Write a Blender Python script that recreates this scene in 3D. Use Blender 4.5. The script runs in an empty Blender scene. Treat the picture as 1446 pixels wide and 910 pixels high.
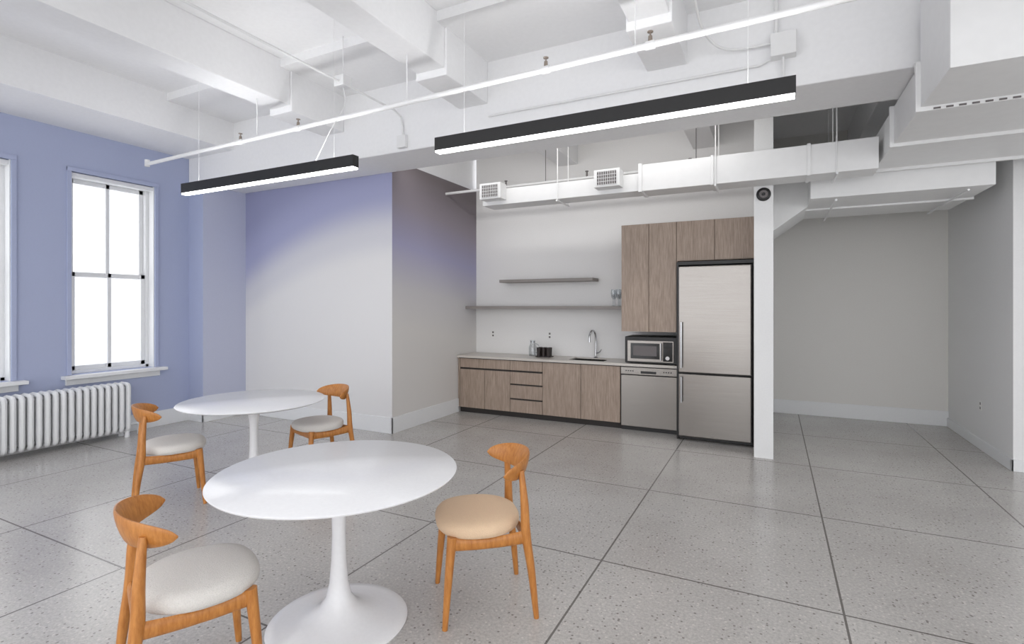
import bpy, bmesh, math
from mathutils import Vector, Matrix
sc = bpy.context.scene
col = sc.collection
try:
    sc.view_settings.view_transform = 'Standard'
    sc.view_settings.look = 'None'
except Exception as e:
    print(e)

def s2l(c):
    return tuple(((v/255)/12.92 if v/255 <= .04045 else ((v/255+.055)/1.055)**2.4) for v in c)

# ---------------------------------------------------------------- materials
def newmat(name):
    m = bpy.data.materials.new(name); m.use_nodes = True
    nt = m.node_tree
    return m, nt, nt.nodes['Principled BSDF']
def mth(nt, op, a, b=None, c=None):
    n = nt.nodes.new('ShaderNodeMath'); n.operation = op
    for i, v in enumerate((a, b, c)):
        if v is None: continue
        if isinstance(v, (int, float)): n.inputs[i].default_value = v
        else: nt.links.new(v, n.inputs[i])
    return n.outputs[0]
def ramp(nt, fac, stops, interp='LINEAR'):
    r = nt.nodes.new('ShaderNodeValToRGB'); r.color_ramp.interpolation = interp
    e = r.color_ramp.elements
    while len(e) < len(stops): e.new(.5)
    for i, (p, c) in enumerate(stops):
        e[i].position = p; e[i].color = (*c, 1)
    nt.links.new(fac, r.inputs[0]); return r.outputs[0]
def mix(nt, fac, a, b, mode='MIX'):
    n = nt.nodes.new('ShaderNodeMix'); n.data_type = 'RGBA'; n.blend_type = mode
    for s, v in ((n.inputs[0], fac), (n.inputs[6], a), (n.inputs[7], b)):
        if isinstance(v, (int, float)): s.default_value = v
        elif isinstance(v, tuple): s.default_value = (*v, 1)
        else: nt.links.new(v, s)
    return n.outputs[2]
def simple(name, c, rough=.5, metal=0, bump=0, bscale=60, var=.015, spec=.5):
    m, nt, b = newmat(name)
    tc = nt.nodes.new('ShaderNodeTexCoord')
    nz = nt.nodes.new('ShaderNodeTexNoise'); nz.inputs['Scale'].default_value = bscale; nz.inputs['Detail'].default_value = 4
    nt.links.new(tc.outputs['Object'], nz.inputs['Vector'])
    l = s2l(c)
    colr = ramp(nt, nz.outputs['Fac'], [(.3, tuple(v*(1-var) for v in l)), (.7, tuple(min(1, v*(1+var)) for v in l))])
    nt.links.new(colr, b.inputs['Base Color'])
    b.inputs['Roughness'].default_value = rough; b.inputs['Metallic'].default_value = metal
    b.inputs['Specular IOR Level'].default_value = spec
    if bump:
        bp = nt.nodes.new('ShaderNodeBump'); bp.inputs['Strength'].default_value = bump; bp.inputs['Distance'].default_value = .01
        nt.links.new(nz.outputs['Fac'], bp.inputs['Height']); nt.links.new(bp.outputs[0], b.inputs['Normal'])
    return m
def emis(name, strength, c=(1, 1, 1)):
    m, nt, b = newmat(name)
    b.inputs['Base Color'].default_value = (.8, .8, .8, 1)
    b.inputs['Emission Color'].default_value = (*c, 1); b.inputs['Emission Strength'].default_value = strength
    return m
def woodmat(name, c1, c2, scale=(6, 6, .6), rough=.5):
    m, nt, b = newmat(name)
    tc = nt.nodes.new('ShaderNodeTexCoord'); mp = nt.nodes.new('ShaderNodeMapping')
    mp.inputs['Scale'].default_value = scale
    nt.links.new(tc.outputs['Object'], mp.inputs[0])
    nz = nt.nodes.new('ShaderNodeTexNoise'); nz.inputs['Scale'].default_value = 12; nz.inputs['Detail'].default_value = 7; nz.inputs['Roughness'].default_value = .65
    nt.links.new(mp.outputs[0], nz.inputs['Vector'])
    nt.links.new(ramp(nt, nz.outputs['Fac'], [(.32, s2l(c1)), (.68, s2l(c2))]), b.inputs['Base Color'])
    b.inputs['Roughness'].default_value = rough
    return m

M = {}
M['white'] = simple('white_wall_paint', (232, 232, 232), .7, bump=.05)
M['kwall'] = simple('kitchen_wall_paint', (234, 233, 232), .6)
M['hall'] = simple('hall_wall_paint', (226, 224, 220), .7)
M['ceil'] = simple('ceiling_paint', (238, 238, 239), .75, bump=.03, bscale=25)
M['duct'] = simple('painted_duct', (230, 230, 230), .45, bump=.03, bscale=12)
M['trim'] = simple('white_trim', (232, 233, 234), .4)
M['blue'] = simple('blue_wall_paint', (172, 180, 208), .7)
M['lav'] = simple('lavender_paint', (190, 194, 214), .7)
M['table'] = simple('white_lacquer', (238, 238, 240), .18)
M['black'] = simple('black_metal', (22, 21, 22), .4)
M['blackgl'] = simple('black_glass', (15, 15, 17), .1)
M['fabric'] = simple('grey_fabric', (218, 214, 209), .9, bump=.5, bscale=220, var=.07)
M['fabricwarm'] = simple('warm_lit_fabric', (228, 198, 166), .85, bump=.5, bscale=220, var=.05)  # same seat fabric, with warm light put into the base colour
M['oak'] = woodmat('orange_oak', (166, 102, 42), (200, 136, 70), (5, 5, 1.0), .36)
M['cab'] = woodmat('greige_wood_veneer', (138, 121, 108), (180, 161, 146), (9, 9, .45), .5)
M['dark'] = simple('dark_gap', (48, 44, 42), .7)
M['counter'] = simple('quartz_counter', (202, 196, 189), .3, var=.06)
M['shelf'] = simple('grey_shelf', (142, 136, 132), .5)
M['chrome'] = simple('chrome', (190, 190, 192), .15, 1)
M['plastic'] = simple('outlet_plastic', (235, 235, 233), .4)
M['greyvent'] = simple('vent_grey', (105, 100, 100), .5)
M['head'] = simple('sprinkler_bronze', (140, 128, 118), .4)
M['coffee'] = simple('dark_contents', (38, 28, 26), .4)
M['led'] = emis('led_diffuser', 10)
M['ledup'] = emis('led_uplight', 26)
# stainless
m, nt, b = newmat('brushed_steel'); M['steel'] = m
tc = nt.nodes.new('ShaderNodeTexCoord'); mp = nt.nodes.new('ShaderNodeMapping'); mp.inputs['Scale'].default_value = (1, 1, 300)
nt.links.new(tc.outputs['Object'], mp.inputs[0])
nz = nt.nodes.new('ShaderNodeTexNoise'); nz.inputs['Scale'].default_value = 2
nt.links.new(mp.outputs[0], nz.inputs['Vector'])
nt.links.new(ramp(nt, nz.outputs['Fac'], [(.3, s2l((140, 135, 131))), (.7, s2l((150, 146, 142)))]), b.inputs['Base Color'])
b.inputs['Metallic'].default_value = .95; b.inputs['Roughness'].default_value = .24
# glass
def thin_glass(name, tint, gl):
    m, nt, b = newmat(name)
    nt.nodes.remove(b)
    out = nt.nodes['Material Output']
    t = nt.nodes.new('ShaderNodeBsdfTransparent'); t.inputs[0].default_value = (*tint, 1)
    g = nt.nodes.new('ShaderNodeBsdfGlossy'); g.inputs['Roughness'].default_value = .05
    mx = nt.nodes.new('ShaderNodeMixShader'); mx.inputs[0].default_value = gl
    nt.links.new(t.outputs[0], mx.inputs[1]); nt.links.new(g.outputs[0], mx.inputs[2]); nt.links.new(mx.outputs[0], out.inputs[0])
    return m
M['glass'] = thin_glass('window_glass', (1, 1, 1), .04)
M['dglass'] = thin_glass('drinking_glass', (.82, .84, .85), .15)
# brick facade seen through the windows
m, nt, b = newmat('pale_brick'); M['brick'] = m
g = nt.nodes.new('ShaderNodeNewGeometry'); s = nt.nodes.new('ShaderNodeSeparateXYZ'); nt.links.new(g.outputs['Position'], s.inputs[0])
cb = nt.nodes.new('ShaderNodeCombineXYZ'); nt.links.new(s.outputs[1], cb.inputs[0]); nt.links.new(s.outputs[2], cb.inputs[1])
br = nt.nodes.new('ShaderNodeTexBrick'); nt.links.new(cb.outputs[0], br.inputs['Vector']); br.inputs['Scale'].default_value = 2.2
br.inputs['Color1'].default_value = (*s2l((226, 228, 230)), 1); br.inputs['Color2'].default_value = (*s2l((216, 219, 222)), 1); br.inputs['Mortar'].default_value = (*s2l((205, 208, 212)), 1)
br.inputs['Mortar Size'].default_value = .015
nt.links.new(br.outputs['Color'], b.inputs['Base Color']); b.inputs['Roughness'].default_value = .9
# floor
m, nt, b = newmat('terrazzo_floor'); M['floor'] = m
geo = nt.nodes.new('ShaderNodeNewGeometry'); sep = nt.nodes.new('ShaderNodeSeparateXYZ')
P = geo.outputs['Position']; nt.links.new(P, sep.inputs[0])
def noise(scale, detail=3, rough=.5):
    n = nt.nodes.new('ShaderNodeTexNoise'); n.inputs['Scale'].default_value = scale; n.inputs['Detail'].default_value = detail
    n.inputs['Roughness'].default_value = rough
    nt.links.new(P, n.inputs['Vector']); return n.outputs['Fac']
def vor(scale):
    n = nt.nodes.new('ShaderNodeTexVoronoi'); n.inputs['Scale'].default_value = scale
    nt.links.new(P, n.inputs['Vector']); return n
big = ramp(nt, noise(.9, 4, .55), [(.3, s2l((180, 176, 172))), (.7, s2l((199, 196, 192)))])
fine = ramp(nt, noise(60, 4, .75), [(.35, (.80, .80, .80)), (.65, (1.12, 1.12, 1.12))])
c = mix(nt, 1.0, big, fine, 'MULTIPLY')
v1 = vor(40); sp = mth(nt, 'LESS_THAN', v1.outputs['Distance'], .26)
sv = nt.nodes.new('ShaderNodeSeparateXYZ'); nt.links.new(v1.outputs['Color'], sv.inputs[0])
dk = mth(nt, 'MULTIPLY', sp, mth(nt, 'GREATER_THAN', sv.outputs[0], .74))
lt = mth(nt, 'MULTIPLY', sp, mth(nt, 'LESS_THAN', sv.outputs[0], .26))
c = mix(nt, mth(nt, 'MULTIPLY', dk, .62), c, s2l((92, 84, 78)))
c = mix(nt, mth(nt, 'MULTIPLY', lt, .4), c, s2l((232, 227, 220)))
def line(sock, off, per, hw):
    f = mth(nt, 'FRACT', mth(nt, 'ADD', mth(nt, 'DIVIDE', mth(nt, 'ADD', sock, off), per), 100.5))
    return mth(nt, 'LESS_THAN', mth(nt, 'MULTIPLY', mth(nt, 'ABSOLUTE', mth(nt, 'SUBTRACT', f, .5)), per), hw)
ln = mth(nt, 'MAXIMUM', line(sep.outputs[0], 1.0, 1.34, .006), line(sep.outputs[1], -.4, 1.45, .006))
c = mix(nt, mth(nt, 'MULTIPLY', ln, .78), c, s2l((78, 72, 68)))
nt.links.new(c, b.inputs['Base Color'])
nt.links.new(mth(nt, 'ADD', mth(nt, 'MULTIPLY', noise(1.5, 2), .10), .17), b.inputs['Roughness'])
# gradient walls: pale below, blue higher up, darkest at the top
def sepobj(nt):
    g = nt.nodes.new('ShaderNodeNewGeometry'); s = nt.nodes.new('ShaderNodeSeparateXYZ'); nt.links.new(g.outputs['Position'], s.inputs[0]); return s
m, nt, b = newmat('gradient_front'); M['ombf'] = m
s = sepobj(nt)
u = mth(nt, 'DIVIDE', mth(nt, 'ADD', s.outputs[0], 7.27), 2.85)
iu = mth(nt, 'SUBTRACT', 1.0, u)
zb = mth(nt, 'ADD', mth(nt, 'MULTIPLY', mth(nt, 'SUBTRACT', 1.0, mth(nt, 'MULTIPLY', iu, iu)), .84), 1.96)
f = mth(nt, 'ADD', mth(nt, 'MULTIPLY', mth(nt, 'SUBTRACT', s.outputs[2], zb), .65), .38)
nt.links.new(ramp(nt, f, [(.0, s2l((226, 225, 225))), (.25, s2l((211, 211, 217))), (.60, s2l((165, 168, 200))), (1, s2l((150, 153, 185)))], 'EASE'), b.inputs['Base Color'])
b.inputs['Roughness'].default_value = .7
m, nt, b = newmat('gradient_side'); M['ombs'] = m
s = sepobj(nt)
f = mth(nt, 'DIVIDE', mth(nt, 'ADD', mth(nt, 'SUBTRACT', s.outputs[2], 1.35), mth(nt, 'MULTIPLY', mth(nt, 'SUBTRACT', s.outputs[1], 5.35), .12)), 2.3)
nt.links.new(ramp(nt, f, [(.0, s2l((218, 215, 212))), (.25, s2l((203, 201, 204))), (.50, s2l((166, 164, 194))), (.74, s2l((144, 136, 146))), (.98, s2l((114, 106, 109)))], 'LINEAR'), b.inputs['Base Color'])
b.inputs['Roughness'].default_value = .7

# ---------------------------------------------------------------- geometry helpers
def finish(bm, name, mat, parent=None, smooth=False, bevel=0, loc=None):
    me = bpy.data.meshes.new(name)
    bmesh.ops.recalc_face_normals(bm, faces=bm.faces[:])
    bm.to_mesh(me); bm.free()
    o = bpy.data.objects.new(name, me); col.objects.link(o)
    for mm in (mat if isinstance(mat, (list, tuple)) else [mat]): me.materials.append(mm)
    if smooth:
        for p in me.polygons: p.use_smooth = True
        try: me.set_sharp_from_angle(angle=math.radians(40))
        except Exception: pass
    if bevel:
        bv = o.modifiers.new('bevel', 'BEVEL'); bv.width = bevel; bv.segments = 2; bv.limit_method = 'ANGLE'
    if parent: o.parent = parent
    if loc: o.location = loc
    return o
def addbox(bm, x0, x1, y0, y1, z0, z1, mi=0):
    vs = [bm.verts.new((x, y, z)) for x in (x0, x1) for y in (y0, y1) for z in (z0, z1)]
    for q in ((0, 1, 3, 2), (4, 6, 7, 5), (0, 4, 5, 1), (2, 3, 7, 6), (0, 2, 6, 4), (1, 5, 7, 3)):
        fc = bm.faces.new([vs[i] for i in q]); fc.material_index = mi
def boxes(name, lst, mat, parent=None, bevel=0):
    bm = bmesh.new()
    for bx in lst: addbox(bm, *bx)
    return finish(bm, name, mat, parent, bevel=bevel)
def box(name, x0, x1, y0, y1, z0, z1, mat, parent=None, bevel=0):
    return boxes(name, [(x0, x1, y0, y1, z0, z1)], mat, parent, bevel)
def smooth_path(pts, rad, n=6):
    pts = [Vector(p) for p in pts]; out = []; ro = []
    for i in range(len(pts)-1):
        p0 = pts[max(i-1, 0)]; p1 = pts[i]; p2 = pts[i+1]; p3 = pts[min(i+2, len(pts)-1)]
        for k in range(n):
            t = k/n
            out.append(.5*((2*p1)+(-p0+p2)*t+(2*p0-5*p1+4*p2-p3)*t*t+(-p0+3*p1-3*p2+p3)*t**3))
            ro.append(rad[i]*(1-t)+rad[i+1]*t)
    out.append(pts[-1]); ro.append(rad[-1]); return out, ro
def addtube(bm, pts, rad, segs=12, closed=False, smooth_n=0, mi=0, sx=1, sy=1):
    if not isinstance(rad, (list, tuple)): rad = [rad]*len(pts)
    if smooth_n: pts, rad = smooth_path(pts, rad, smooth_n)
    pts = [Vector(p) for p in pts]; n = len(pts)
    rings = []; nrm = None
    for i, p in enumerate(pts):
        if closed: t = (pts[(i+1) % n]-pts[i-1]).normalized()
        else: t = (pts[min(i+1, n-1)]-pts[max(i-1, 0)]).normalized()
        if nrm is None:
            a = Vector((0, 0, 1)) if abs(t.z) < .9 else Vector((1, 0, 0))
            nrm = (a-t*a.dot(t)).normalized()
        else: nrm = (nrm-t*nrm.dot(t)).normalized()
        bn = t.cross(nrm)
        rings.append([bm.verts.new(p+rad[i]*(sx*math.cos(2*math.pi*k/segs)*nrm+sy*math.sin(2*math.pi*k/segs)*bn)) for k in range(segs)])
    for i in range(n if closed else n-1):
        a, bb = rings[i], rings[(i+1) % n]
        for k in range(segs):
            bm.faces.new((a[k], a[(k+1) % segs], bb[(k+1) % segs], bb[k])).material_index = mi
    if not closed:
        bm.faces.new(rings[0]).material_index = mi; bm.faces.new(rings[-1]).material_index = mi
def tube(name, pts, rad, mat, parent=None, segs=12, smooth_n=0, closed=False):
    bm = bmesh.new(); addtube(bm, pts, rad, segs, closed, smooth_n)
    return finish(bm, name, mat, parent, smooth=True)
def lathe(name, prof, mat, parent=None, segs=48, loc=None):
    bm = bmesh.new(); rings = []
    for r, z in prof:
        if r < 1e-5: rings.append([bm.verts.new((0, 0, z))])
        else: rings.append([bm.verts.new((r*math.cos(2*math.pi*k/segs), r*math.sin(2*math.pi*k/segs), z)) for k in range(segs)])
    for a, b2 in zip(rings, rings[1:]):
        for k in range(segs):
            k2 = (k+1) % segs
            if len(a) == 1 and len(b2) == 1: continue
            if len(a) == 1: bm.faces.new((a[0], b2[k2], b2[k]))
            elif len(b2) == 1: bm.faces.new((a[k], a[k2], b2[0]))
            else: bm.faces.new((a[k], a[k2], b2[k2], b2[k]))
    return finish(bm, name, mat, parent, smooth=True, loc=loc)
def empty(name, loc=(0, 0, 0), rz=0):
    e = bpy.data.objects.new(name, None); col.objects.link(e); e.location = loc; e.rotation_euler = (0, 0, rz)
    e.empty_display_size = .1
    return e

# ---------------------------------------------------------------- room shell
XL = -7.6; ZS = 4.25
box('floor', -8.0, 6.0, -3.5, 9.3, -.1, 0, M['floor'])
box('ceiling', -8.0, 6.0, -3.5, 9.3, ZS, ZS+.15, M['ceil'])
boxes('ceiling_drop_panel', [(-6.6, 6, 3.8, 4.68, 4.16, ZS), (-4.42, 6, 5.355, 6.2, 4.16, ZS)], M['ceil'])
W = [(1.75, 2.70), (3.257, 4.21)]; wz0, wz1 = .82, 3.29
boxes('wall_left', [(-7.95, XL, -3.5, 1.75, 0, ZS), (-7.95, XL, 2.70, 3.257, 0, ZS), (-7.95, XL, 4.21, 9.3, 0, ZS)] +
      [(-7.95, XL, a, b_, 0, wz0) for a, b_ in W] + [(-7.95, XL, a, b_, wz1, ZS) for a, b_ in W], M['blue'])
boxes('ceiling_edge_beam', [(XL, -6.6, -3.5, 4.68, 3.79, ZS)], M['ceil'])
bm = bmesh.new(); addbox(bm, XL, -7.27, 4.68, 5.355, 0, 3.39)
o = finish(bm, 'wall_pilaster', [M['blue'], M['lav']])
for p in o.data.polygons:
    if p.normal.x > .5: p.material_index = 1
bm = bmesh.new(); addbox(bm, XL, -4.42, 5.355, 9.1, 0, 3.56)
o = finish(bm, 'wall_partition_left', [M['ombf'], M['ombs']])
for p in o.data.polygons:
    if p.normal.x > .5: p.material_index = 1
box('wall_partition_left_upper', XL, -4.50, 5.40, 9.1, 3.56, ZS, M['ceil'])
boxes('ceiling_girder', [(XL, 6, 4.68, 5.355, 3.39, ZS)], M['ceil'], bevel=.01)
for i, xc in enumerate((-4.76, -2.79, -.83, 1.13, 3.1, 5.0)):
    w = .15
    l = [(xc-w, xc+w, -3.5, 3.92, 3.80, ZS), (xc-w-.02, xc+w+.02, 3.92, 4.68, 3.735, ZS)]
    if xc > -4: l.append((xc-w, xc+w, 5.355, 9.1 if xc > 0 else 7.5, 3.80, ZS))
    boxes('ceiling_beam', l, M['ceil'], bevel=.008)
box('wall_kitchen_back', -4.42, -.19, 7.5, 7.6, 0, ZS, M['kwall'])
box('wall_partition_right', -.19, 0, 6.3, 9.1, 0, ZS, M['white'])
box('wall_hall_back', -.19, 2.3, 9.1, 9.25, 0, ZS, M['hall'])
box('wall_right', 2.15, 6.0, 6.93, 9.25, 0, ZS, M['white'])
# unseen far right wall; its large openings are added to let sky light in
boxes('wall_far_right', [(5.9, 6.0, -3.5, 6.93, 0, .7), (5.9, 6.0, -3.5, 6.93, 3.4, ZS)] + [(5.9, 6.0, y-.25, y+.25, .7, 3.4) for y in (-3.25, -.7, 1.8, 4.3, 6.68)], M['white'])
bh = .21
def bb(name, l): boxes(name, l, M['trim'], bevel=.004)
bb('baseboard_left', [(XL, XL+.018, -3.5, 4.68, 0, bh)])
bb('baseboard_pilaster', [(XL, -7.25, 4.66, 4.68, 0, bh), (-7.27, -7.25, 4.66, 5.355, 0, bh)])
bb('baseboard_partition', [(-7.27, -4.40, 5.335, 5.355, 0, bh), (-4.42, -4.40, 5.335, 6.93, 0, bh)])
bb('baseboard_hall', [(0, 2.15, 9.08, 9.1, 0, bh)])
bb('baseboard_right', [(2.13, 2.15, 6.91, 9.1, 0, .12), (2.13, 5.9, 6.91, 6.93, 0, .12)])
box('exterior_building', -22.0, -18.0, 0, 22, -4, 5.2, M['brick'])
# windows
for n, (a, b_) in enumerate(W):
    e = empty('window_%d' % (n+1), (-7.78, (a+b_)/2, 0))
    hw = (b_-a)/2; fr = .05
    boxes('frame', [(-.06, .06, -hw, -hw+fr, wz0, wz1), (-.06, .06, hw-fr, hw, wz0, wz1), (-.06, .06, -hw, hw, wz1-fr, wz1), (-.06, .06, -hw, hw, wz0, wz0+.04)], M['trim'], e, .004)
    zm = 2.05
    def sash(nm, x, z0, z1):
        boxes(nm, [(x-.02, x+.02, -hw+fr, -hw+fr+.05, z0, z1), (x-.02, x+.02, hw-fr-.05, hw-fr, z0, z1),
                   (x-.02, x+.02, -hw+fr, hw-fr, z0, z0+.055), (x-.02, x+.02, -hw+fr, hw-fr, z1-.055, z1),
                   (x-.02, x+.02, -.022, .022, z0, z1)], M['trim'], e, .003)
        box(nm+'_glass', x-.003, x+.003, -hw+fr+.05, hw-fr-.05, z0+.05, z1-.05, M['glass'], e)
    sash('sash_lower', .025, wz0+.04, zm+.03); sash('sash_upper', -.02, zm-.03, wz1-fr)
    boxes('casing', [(.178, .20, -hw-.045, -hw, wz0, wz1+.05), (.178, .20, hw, hw+.045, wz0, wz1+.05), (.178, .205, -hw-.045, hw+.045, wz1, wz1+.05)], M['blue'], e, .003)
    box('shade_roll', .10, .17, -hw+.01, hw-.01, wz1-.06, wz1-.005, M['trim'], e, .01)
    boxes('jamb_liner', [(.06, .178, hw-.012, hw-.001, wz0, wz1), (.06, .178, -hw+.001, -hw+.012, wz0, wz1)], M['trim'], e)
    boxes('sill', [(.06, .29, -hw-.1, hw+.12, wz0-.045, wz0-.003)], M['trim'], e, .006)
    boxes('apron', [(.18, .205, -hw-.06, hw+.06, wz0-.12, wz0-.045)], M['trim'], e, .003)

# radiator
e = empty('radiator', (-7.37, 2.66, 0))
bm = bmesh.new(); y0 = -1.1; ns = 30
for i in range(ns):
    y = y0+i*.0745
    for dx in (-.075, 0, .075):
        addtube(bm, [(dx, y, .13), (dx, y, .63)], .024, 8)
    lp = []
    for (cx, cz, a0) in ((.06, .63, 0), (-.06, .63, 90), (-.06, .13, 180), (.06, .13, 270)):
        for k in range(4):
            a = math.radians(a0+k*30); lp.append((cx+.035*math.cos(a), y, cz+.035*math.sin(a)))
    addtube(bm, lp, .027, 8, closed=True)
for z in (.14, .62): addtube(bm, [(0, y0-.03, z), (0, y0+ns*.0745-.045, z)], .03, 10)
for i in (0, ns-1):
    for dx in (-.07, .07): addtube(bm, [(dx, y0+i*.0745, 0), (dx, y0+i*.0745, .12)], [.03, .02], 8)
finish(bm, 'sections', M['trim'], e, smooth=True)
tube('valve_pipe', [(0, 1.1, .14), (0, 1.2, .14), (0, 1.23, .1), (0, 1.23, 0)], .017, M['trim'], e, 10, 4)

# ---------------------------------------------------------------- furniture
def table(loc):
    e = empty('tulip_table', loc); h = .795; R = .617
    lathe('tabletop', [(0, h), (R-.006, h), (R, h-.005), (R-.004, h-.012), (R-.05, h-.028), (.2, h-.03), (0, h-.03)], M['table'], e, 96)
    lathe('pedestal', [(0, 0), (.352, 0), (.355, .008), (.345, .016), (.30, .024), (.22, .036), (.15, .056), (.095, .09), (.064, .14), (.048, .21), (.038, .33), (.034, .46), (.037, .58), (.05, .67), (.08, .735), (.13, .765), (0, .766)], M['table'], e, 64)
table((-2.044, 2.047, 0)); table((-4.263, 3.222, 0))

def chair(cx, cy, fx, fy, fab):
    e = empty('dining_chair', (cx, cy, 0), math.atan2(fy, fx)-math.pi/2)
    # backrest
    bm = bmesh.new(); N = 36; K = 14; R = .262; rings = []; yc = .02
    for i in range(N+1):
        s_ = -1+2*i/N; a = s_*1.22
        endf = max(1-abs(s_)**7, 0)**.5
        hh = (.036+.032*(1-s_*s_))*max(endf, .12); th = .013*max(endf, .3)
        zc = .765+.012*(1-s_*s_)
        ring = []
        for k in range(K):
            q = 2*math.pi*k/K
            dz = hh*math.sin(q); dr = th*math.cos(q)+dz*.28
            rr = R+dr
            ring.append(bm.verts.new((rr*math.sin(a), yc-rr*math.cos(a), zc+dz)))
        rings.append(ring)
    for a, b2 in zip(rings, rings[1:]):
        for k in range(K): bm.faces.new((a[k], a[(k+1) % K], b2[(k+1) % K], b2[k]))
    bm.faces.new(rings[0]); bm.faces.new(rings[-1])
    finish(bm, 'backrest', M['oak'], e, smooth=True)
    for j, sx in enumerate((-1, 1)):
        tube('rear_leg_%d' % (j+1), [(sx*.235, -.25, 0), (sx*.222, -.225, .25), (sx*.212, -.198, .44), (sx*.205, -.192, .60), (sx*.19, -.178, .775)], [.014, .021, .026, .022, .014], M['oak'], e, 14, 5)
        tube('front_leg_%d' % (j+1), [(sx*.235, .235, 0), (sx*.22, .215, .25), (sx*.205, .195, .46)], [.014, .021, .026], M['oak'], e, 14, 5)
        bm = bmesh.new(); addtube(bm, [(sx*.205, .19, .42), (sx*.215, 0, .414), (sx*.21, -.195, .425)], [.036, .029, .036], 12, smooth_n=6, sy=.4)
        finish(bm, 'side_rail_%d' % (j+1), M['oak'], e, smooth=True)
    for nm, y, wx in (('front_rail', .195, .2), ('back_rail', -.2, .205)):
        bm = bmesh.new(); addtube(bm, [(-wx, y, .42), (0, y, .414), (wx, y, .42)], [.036, .028, .036], 12, smooth_n=6, sy=.4)
        finish(bm, nm, M['oak'], e, smooth=True)
    # seat pad
    bm = bmesh.new(); S = 56; rings = []
    def outl(q):
        cs, sn = math.cos(q), math.sin(q); n_ = 2.6
        x = math.copysign(abs(cs)**(2/n_), cs); y = math.copysign(abs(sn)**(2/n_), sn)
        return x*(.252 if y > 0 else .252-.052*(-y)**1.4), y*(.25 if y > 0 else .215)+.015
    for sc_, z in ((.80, .446), (.95, .450), (.99, .462), (1, .480), (.985, .499), (.94, .513), (.8, .523), (.5, .529), (.2, .531)):
        rings.append([bm.verts.new((outl(2*math.pi*k/S)[0]*sc_, outl(2*math.pi*k/S)[1]*sc_, z)) for k in range(S)])
    for a, b2 in zip(rings, rings[1:]):
        for k in range(S): bm.faces.new((a[k], a[(k+1) % S], b2[(k+1) % S], b2[k]))
    bm.faces.new(rings[0]); bm.faces.new(rings[-1])
    o = finish(bm, 'seat', fab, e, smooth=True)
chair(-2.255, 1.395, .42, .907, M['fabric'])
chair(-1.468, 2.562, -.77, -.63, M['fabricwarm'])
chair(-4.58, 2.66, .45, .89, M['fabric'])
chair(-4.06, 3.83, -.30, -.954, M['fabric'])

# ---------------------------------------------------------------- kitchen
YF = 6.93
e = empty('base_cabinet')
box('carcass', -4.415, -1.84, YF+.02, 7.495, .08, .85, M['dark'], e)
box('toe_kick', -4.40, -1.84, YF+.05, 7.48, 0, .08, M['dark'], e)
g = .004
def door(nm, x0, x1, z0, z1, par, y=YF, th=.02, mat=None):
    box(nm, x0+g, x1-g, y, y+th, z0+g, z1-g, mat or M['cab'], par, .0015)
door('filler', -4.415, -4.38, .08, .845, e)
door('drawer_top_1', -4.38, -3.505, .70, .845, e); door('drawer_top_2', -3.505, -2.979, .70, .845, e)
door('door_1', -4.38, -3.94, .08, .68, e); door('door_2', -3.94, -3.505, .08, .68, e)
door('drawer_2', -3.505, -2.979, .50, .68, e); door('drawer_3', -3.505, -2.979, .285, .485, e); door('drawer_4', -3.505, -2.979, .08, .27, e)
door('door_3', -2.979, -2.40, .08, .845, e); door('door_4', -2.40, -1.84, .08, .845, e)
sx0, sx1, sy0, sy1 = -2.62, -2.10, 7.02, 7.38
boxes('countertop', [(-4.415, sx0, 6.9, 7.495, .855, .89), (sx1, -1.092, 6.9, 7.495, .855, .89), (sx0, sx1, 6.9, sy0, .855, .89), (sx0, sx1, sy1, 7.495, .855, .89)], M['counter'], e)
boxes('sink_basin', [(sx0, sx1, sy0, sy1, .68, .69), (sx0-.01, sx0, sy0, sy1, .68, .875), (sx1, sx1+.01, sy0, sy1, .68, .875), (sx0, sx1, sy0-.01, sy0, .68, .875), (sx0, sx1, sy1, sy1+.01, .68, .875)], M['steel'], e)
e = empty('faucet', (-2.34, 7.43, .89))
lathe('base', [(0, 0), (.03, 0), (.03, .01), (.018, .02), (.016, .12), (0, .12)], M['chrome'], e, 20)
tube('spout', [(0, 0, .1), (0, 0, .30), (-.01, -.04, .39), (-.03, -.11, .40), (-.045, -.15, .33), (-.045, -.155, .24)], [.013, .013, .013, .013, .014, .018], M['chrome'], e, 12, 6)
tube('handle', [(.015, 0, .07), (.06, -.005, .09), (.09, -.01, .13)], [.008, .007, .005], M['chrome'], e, 8, 3)
box('floating_shelf', -3.84, -2.32, 7.22, 7.498, 2.02, 2.065, M['shelf'], None, .003)
box('floating_shelf', -4.415, -1.80, 7.15, 7.498, 1.61, 1.655, M['shelf'], None, .003)
# upper cabinets
UY = 6.80
e = empty('upper_cabinet')
box('carcass_tall', -1.795, -1.08, UY+.02, 7.495, 1.325, 2.72, M['cab'], e)
box('carcass_fridge', -1.08, -.195, UY+.02, 7.495, 2.22, 2.72, M['cab'], e)
door('door_1', -1.795, -1.435, 1.32, 2.72, e, UY); door('door_2', -1.435, -1.09, 1.32, 2.72, e, UY)
door('door_3', -1.09, -.64, 2.22, 2.72, e, UY); door('door_4', -.64, -.197, 2.22, 2.72, e, UY)
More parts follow.
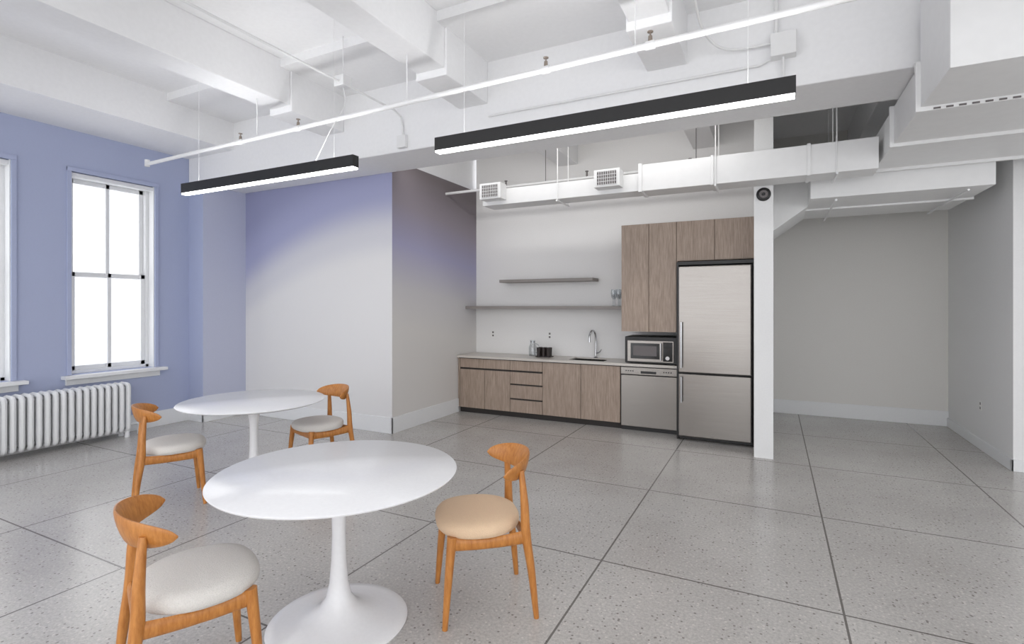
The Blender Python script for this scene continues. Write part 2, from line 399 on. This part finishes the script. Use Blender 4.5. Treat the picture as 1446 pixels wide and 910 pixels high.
# fridge
e = empty('refrigerator')
box('surround', -1.078, -1.058, 6.74, 7.48, 0, 2.205, M['black'], e)
box('surround_right', -.215, -.192, 6.74, 7.48, 0, 2.205, M['black'], e)
box('surround_top', -1.058, -.215, 6.74, 7.48, 2.165, 2.205, M['black'], e)
box('body', -1.05, -.222, 6.74, 7.45, .02, 2.15, M['black'], e)
box('upper_door', -1.045, -.228, 6.66, 6.735, .842, 2.14, M['steel'], e, .01)
box('freezer_door', -1.045, -.228, 6.66, 6.735, .06, .825, M['steel'], e, .01)
for nm, z0, z1 in (('handle_upper', .90, 1.46), ('handle_lower', .48, .79)):
    bm = bmesh.new(); addtube(bm, [(-1.005, 6.61, z0), (-1.005, 6.61, z1)], .012, 12)
    for z in (z0+.04, z1-.04): addtube(bm, [(-1.005, 6.61, z), (-1.005, 6.66, z)], .008, 8)
    finish(bm, nm, M['chrome'], e, smooth=True)
boxes('feet', [(-1.0, -.96, 6.78, 6.82, 0, .02), (-.3, -.26, 6.78, 6.82, 0, .02), (-1.0, -.96, 7.3, 7.34, 0, .02), (-.3, -.26, 7.3, 7.34, 0, .02)], M['black'], e)
# dishwasher
e = empty('dishwasher')
box('body', -1.832, -1.095, 6.96, 7.46, .0, .85, M['black'], e)
box('door_panel', -1.825, -1.10, 6.90, 6.958, .06, .74, M['steel'], e, .006)
box('control_panel', -1.825, -1.10, 6.895, 6.958, .75, .845, M['steel'], e, .004)
box('handle_recess', -1.56, -1.36, 6.893, 6.9, .768, .80, M['black'], e)
boxes('buttons', [(-1.76+i*.03, -1.745+i*.03, 6.892, 6.898, .79, .805) for i in range(4)] + [(-1.27+i*.03, -1.255+i*.03, 6.892, 6.898, .79, .805) for i in range(4)], M['blackgl'], e)
# microwave
e = empty('microwave', (-1.44, 7.12, .892))
box('body', -.335, .335, -.2, .25, .01, .36, M['black'], e, .006)
box('front_frame', -.30, .30, -.215, -.2, .03, .31, M['steel'], e, .004)
box('window', -.255, .12, -.219, -.214, .07, .275, M['blackgl'], e, .002)
box('window_mesh', -.22, .085, -.221, -.218, .11, .24, M['greyvent'], e)
box('control_panel', .165, .285, -.219, -.214, .045, .295, M['blackgl'], e, .002)
tube('handle', [(.142, -.245, .06), (.142, -.245, .28)], .009, M['chrome'], e, 10)
lathe('dial', [(0, 0), (.025, 0), (.025, .02), (0, .02)], M['chrome'], e, 20, (.225, -.219, .09)).rotation_euler = (math.pi/2, 0, 0)
boxes('feet', [(-.28, -.25, -.17, -.14, 0, .01), (.25, .28, -.17, -.14, 0, .01), (-.28, -.25, .18, .21, 0, .01), (.25, .28, .18, .21, 0, .01)], M['black'], e)
# counter things
e = empty('glass_carafe', (-3.30, 7.30, .892))
lathe('vessel', [(0, 0), (.055, 0), (.06, .02), (.06, .13), (.04, .18), (.036, .21), (.045, .24)], M['dglass'], e, 28)
lathe('lid', [(0, .205), (.034, .205), (.034, .225), (0, .225)], M['chrome'], e, 20)
tube('handle', [(.055, 0, .05), (.10, 0, .07), (.10, 0, .16), (.045, 0, .19)], .006, M['dglass'], e, 8, 5)
e = empty('tumbler_set', (-3.08, 7.24, .892))
box('tray', -.12, .12, -.07, .07, 0, .012, M['coffee'], e, .002)
for i in range(3):
    for j in range(2):
        lathe('tumbler_%d' % (i*2+j+1), [(0, .0125), (.028, .0125), (.033, .14), (.030, .14), (.026, .02), (0, .02)], M['coffee'], e, 18, (-.075+i*.075, -.035+j*.07, 0))
e = empty('wine_glasses', (-1.95, 7.30, 1.656))
for i in range(3):
    for j in range(2):
        lathe('glass_%d' % (i*2+j+1), [(0, 0), (.03, 0), (.006, .008), (.004, .09), (.028, .13), (.034, .18), (.028, .235)], M['dglass'], e, 18, (-.08+i*.075, -.04+j*.08, 0))
# outlets
def outlet(x, y, z, ax):
    e = empty('wall_outlet', (x, y, z), 0 if ax == 'y' else -math.pi/2)
    box('plate', -.036, .036, -.006, 0, -.058, .058, M['plastic'], e, .002)
    boxes('sockets', [(-.014, .014, -.0075, -.006, -.04, -.012), (-.014, .014, -.0075, -.006, .012, .04)], M['greyvent'], e)
outlet(-4.1, 7.5, 1.2, 'y'); outlet(-3.1, 7.5, 1.2, 'y'); outlet(2.15, 7.84, .5, 'x')

# ---------------------------------------------------------------- pendants
def pendant(x0, x1, y, z):
    e = empty('linear_pendant_light', ((x0+x1)/2, y, z)); L = (x1-x0)/2
    boxes('housing', [(-L, L, -.035, -.03, 0, .10), (-L, L, .03, .035, 0, .10), (-L, -L+.005, -.03, .03, 0, .10), (L-.005, L, -.03, .03, 0, .10), (-L+.005, L-.005, -.03, .03, .04, .055)], M['black'], e)
    box('diffuser', -L+.005, L-.005, -.03, .03, -.014, .012, M['led'], e)
    box('uplight', -L+.02, L-.02, -.025, .025, .06, .07, M['ledup'], e)
    for i, sx in enumerate((-L+.25, L-.25)):
        tube('cable_%d' % (i+1), [(sx, 0, .06), (sx, 0, 4.25-z)], .0015, M['duct'], e, 6)
pendant(-2.36, .115, 3.4, 2.87); pendant(-5.60, -3.2, 3.4, 2.85)
pendant(-2.36, .115, .2, 2.95); pendant(-5.60, -3.2, .2, 2.95); pendant(1.0, 3.4, .2, 2.95)  # this row and the next: unseen pendants added to light the room
pendant(-2.36, .115, -2.2, 2.95); pendant(-5.60, -3.2, -2.2, 2.95)

# ---------------------------------------------------------------- pipes
e = empty('sprinkler_pipe')
pz = 3.39
def pyx(x): return 3.70-.25*(x+6.8)/7.8
tube('main_pipe', [(-6.83, pyx(-6.83), pz), (5.8, pyx(5.8), pz)], .021, M['duct'], e, 14)
bm = bmesh.new()
for x in (-5.03, -4.14, -1.49, -.73, 2.4):
    py = pyx(x)
    addtube(bm, [(x, py, pz), (x, py, pz+.06)], [.018, .013], 10)
    addtube(bm, [(x, py, pz+.06), (x, py, pz+.085)], [.006, .006], 8)
    addtube(bm, [(x, py, pz+.085), (x, py, pz+.09)], [.02, .02], 12)
finish(bm, 'sprinkler_heads', M['head'], e, smooth=True)
bm = bmesh.new()
for x in (-5.03, -4.14, -1.49, -.73, 2.4): addtube(bm, [(x-.03, pyx(x-.03), pz), (x+.03, pyx(x+.03), pz)], .028, 12)
for x in (-4.76, -2.79, -.83, 1.13, 3.1): addtube(bm, [(x, pyx(x), pz-.025), (x, pyx(x), 3.80)], .005, 6)
addtube(bm, [(-6.83, pyx(-6.83), pz-.03), (-6.83, pyx(-6.83), pz+.05)], .028, 12)
finish(bm, 'hangers', M['duct'], e, smooth=True)
e = empty('electrical_conduit')
tube('run', [(-3.70, -3.4, 3.80), (-3.70, 4.52, 3.80), (-3.70, 4.63, 3.76), (-3.70, 4.665, 3.66), (-3.70, 4.665, 3.42)], .011, M['duct'], e, 10)
box('junction_box', -3.76, -3.64, 3.70, 3.82, 3.76, 3.86, M['duct'], e, .005)
tube('hanger', [(-3.70, 3.76, 3.86), (-3.70, 3.76, 4.25)], .006, M['duct'], e, 8)
tube('drop_cord', [(-3.70, 3.76, 3.76), (-3.62, 3.7, 3.55), (-3.60, 3.50, 3.25), (-3.70, 3.42, 2.96)], .004, M['duct'], e, 8, 6)
box('girder_box', -3.76, -3.64, 4.63, 4.68, 3.42, 3.56, M['duct'], e, .005)
e = empty('girder_conduit')
tube('run', [(-2.6, 4.66, 3.60), (-.1, 4.66, 3.60), (0.05, 4.66, 3.66)], .011, M['duct'], e, 10)
box('junction_box', -.02, .16, 4.58, 4.68, 3.62, 3.80, M['duct'], e, .005)
tube('riser', [(.02, 4.64, 3.80), (.02, 4.64, 4.16)], .014, M['duct'], e, 10)
tube('curved_run', [(-.02, 4.62, 3.74), (-.35, 4.6, 3.76), (-.5, 4.4, 3.86), (-.53, 4.0, 4.0), (-.53, 3.6, 4.18), (-.53, 3.5, 4.25)], .011, M['duct'], e, 10, 6)
tube('drop', [(.07, 4.63, 3.62), (.07, 4.63, 3.3)], .012, M['duct'], e, 10)

# ---------------------------------------------------------------- ducts
def rectduct(name, segs, flanges=(), mat=None):
    e = empty(name)
    boxes('body', segs, mat or M['duct'], e, .004)
    if flanges: boxes('flanges', flanges, mat or M['duct'], e, .002)
    return e
e = rectduct('kitchen_duct', [(-3.42, -1.35, 5.97, 6.28, 2.97, 3.17), (-1.35, .89, 5.95, 6.28, 2.96, 3.26)],
             [(-1.37, -1.33, 5.93, 6.29, 2.95, 3.27), (-.6, -.57, 5.935, 6.29, 2.952, 3.27), (.3, .33, 5.935, 6.29, 2.952, 3.27)])
for i, x in enumerate((-3.22, -1.70)):
    box('register_box_%d' % (i+1), x-.15, x+.15, 5.80, 5.97, 3.02, 3.22, M['duct'], e, .003)
    box('register_dark_%d' % (i+1), x-.115, x+.115, 5.797, 5.80, 3.04, 3.20, M['greyvent'], e)
    boxes('register_grille_%d' % (i+1), [(x-.115+k*.0255, x-.111+k*.0255, 5.79, 5.797, 3.04, 3.20) for k in range(10)] + [(x-.115, x+.115, 5.791, 5.797, 3.04+k*.038, 3.044+k*.038) for k in range(5)], M['duct'], e)
bm = bmesh.new()
for x in (-2.35, -.55, .55):
    for y in (5.93, 6.3): addtube(bm, [(x, y, 2.93), (x, y, 4.25)], .006, 6)
    addtube(bm, [(x, 5.90, 2.94), (x, 6.33, 2.94)], .012, 6)
finish(bm, 'hanger_rods', M['duct'], e)
e = rectduct('supply_duct', [(.93, 3.6, 3.9, 4.6, 3.06, 3.95), (.93, 3.6, 4.6, 6.49, 3.06, 3.38)],
             [(.90, 3.63, 4.58, 4.62, 3.03, 3.385), (.90, 3.63, 5.5, 5.53, 3.03, 3.385), (.90, 3.63, 6.46, 6.49, 3.03, 3.385)])
bm = bmesh.new()
for x in (1.2, 1.7, 2.3, 3.0): addtube(bm, [(x, 4.25, 3.95), (x, 4.25, 4.25)], .006, 6)
finish(bm, 'hanger_rods', M['duct'], e)
boxes('seam_slots', [(1.0+k*.07, 1.04+k*.07, 4.574, 4.58, 3.034, 3.046) for k in range(36)], M['greyvent'], e)
e = rectduct('hall_duct', [(.36, 1.9, 6.52, 8.0, 2.82, 3.22)], [(.34, 1.92, 7.2, 7.23, 2.80, 3.24)])
bm = bmesh.new()
pr = [(0, 2.56), (.36, 2.82), (.36, 3.22), (0, 3.22)]
A = [bm.verts.new((x, 7.0, z)) for x, z in pr]; B = [bm.verts.new((x, 8.0, z)) for x, z in pr]
bm.faces.new(A); bm.faces.new(B)
for k in range(4): bm.faces.new((A[k], A[(k+1) % 4], B[(k+1) % 4], B[k]))
finish(bm, 'sloped_transition', M['duct'], e)
bm = bmesh.new()
for x in (.6, 1.7):
    addtube(bm, [(x, 7.4, 3.2), (x, 7.4, 4.25)], .006, 6)
    addtube(bm, [(x, 6.53, 2.79), (x, 8.02, 2.79)], .012, 6)
finish(bm, 'hangers', M['duct'], e)
# kitchen sprinkler branch
e = empty('sprinkler_branch')
tube('pipe', [(-4.42, 6.6, 3.35), (-.19, 6.6, 3.35)], .02, M['duct'], e, 12)
bm = bmesh.new()
for x in (-3.4, -2.2, -.9):
    addtube(bm, [(x, 6.6, 3.35), (x, 6.6, 3.43)], [.015, .012], 8); addtube(bm, [(x, 6.6, 3.43), (x, 6.6, 3.44)], .022, 10)
for x in (-2.79, -.83): addtube(bm, [(x, 6.6, 3.35), (x, 6.6, 3.798)], .005, 6)
finish(bm, 'heads', M['greyvent'], e)
# alarm speaker on partition end
e = empty('round_alarm_speaker', (-.095, 6.3, 2.87))
for nm, pf, mt in (('rim', [(0, 0), (.072, 0), (.072, .02), (.062, .028), (0, .028)], 'black'), ('cone', [(0, .0285), (.045, .0285), (.04, .034), (0, .034)], 'greyvent'), ('hub', [(0, .0345), (.018, .0345), (.015, .045), (0, .045)], 'black')):
    lathe(nm, pf, M[mt], e, 32).rotation_euler = (math.pi/2, 0, 0)

# ---------------------------------------------------------------- light + camera
w = bpy.data.worlds.new('sky'); sc.world = w; w.use_nodes = True
bg = w.node_tree.nodes['Background']; bg.inputs[0].default_value = (.97, .98, 1, 1); bg.inputs[1].default_value = 2.35
def fill_area(name, x, y, z, sx, sy, energy, tilt):
    l = bpy.data.lights.new(name, 'AREA'); l.shape = 'RECTANGLE'; l.size = sx; l.size_y = sy; l.energy = energy; l.color = (1, .985, .96)
    o = bpy.data.objects.new(name, l); col.objects.link(o); o.location = (x, y, z); o.rotation_euler = (math.radians(tilt), 0, 0)
# unseen fill light added behind the girder to brighten kitchen wall / ceiling
fill_area('kitchen_fill_light', -2.3, 5.40, 3.62, 3.9, .12, 16, 75)

cam = bpy.data.cameras.new('camera'); co = bpy.data.objects.new('camera', cam); col.objects.link(co)
co.location = (0, 0, 1.66); co.rotation_euler = (math.pi/2, 0, math.radians(26.6))
cam.sensor_width = 36; cam.lens = 737/1446*36; cam.shift_y = -23/1446
cam.clip_start = .05
sc.camera = co
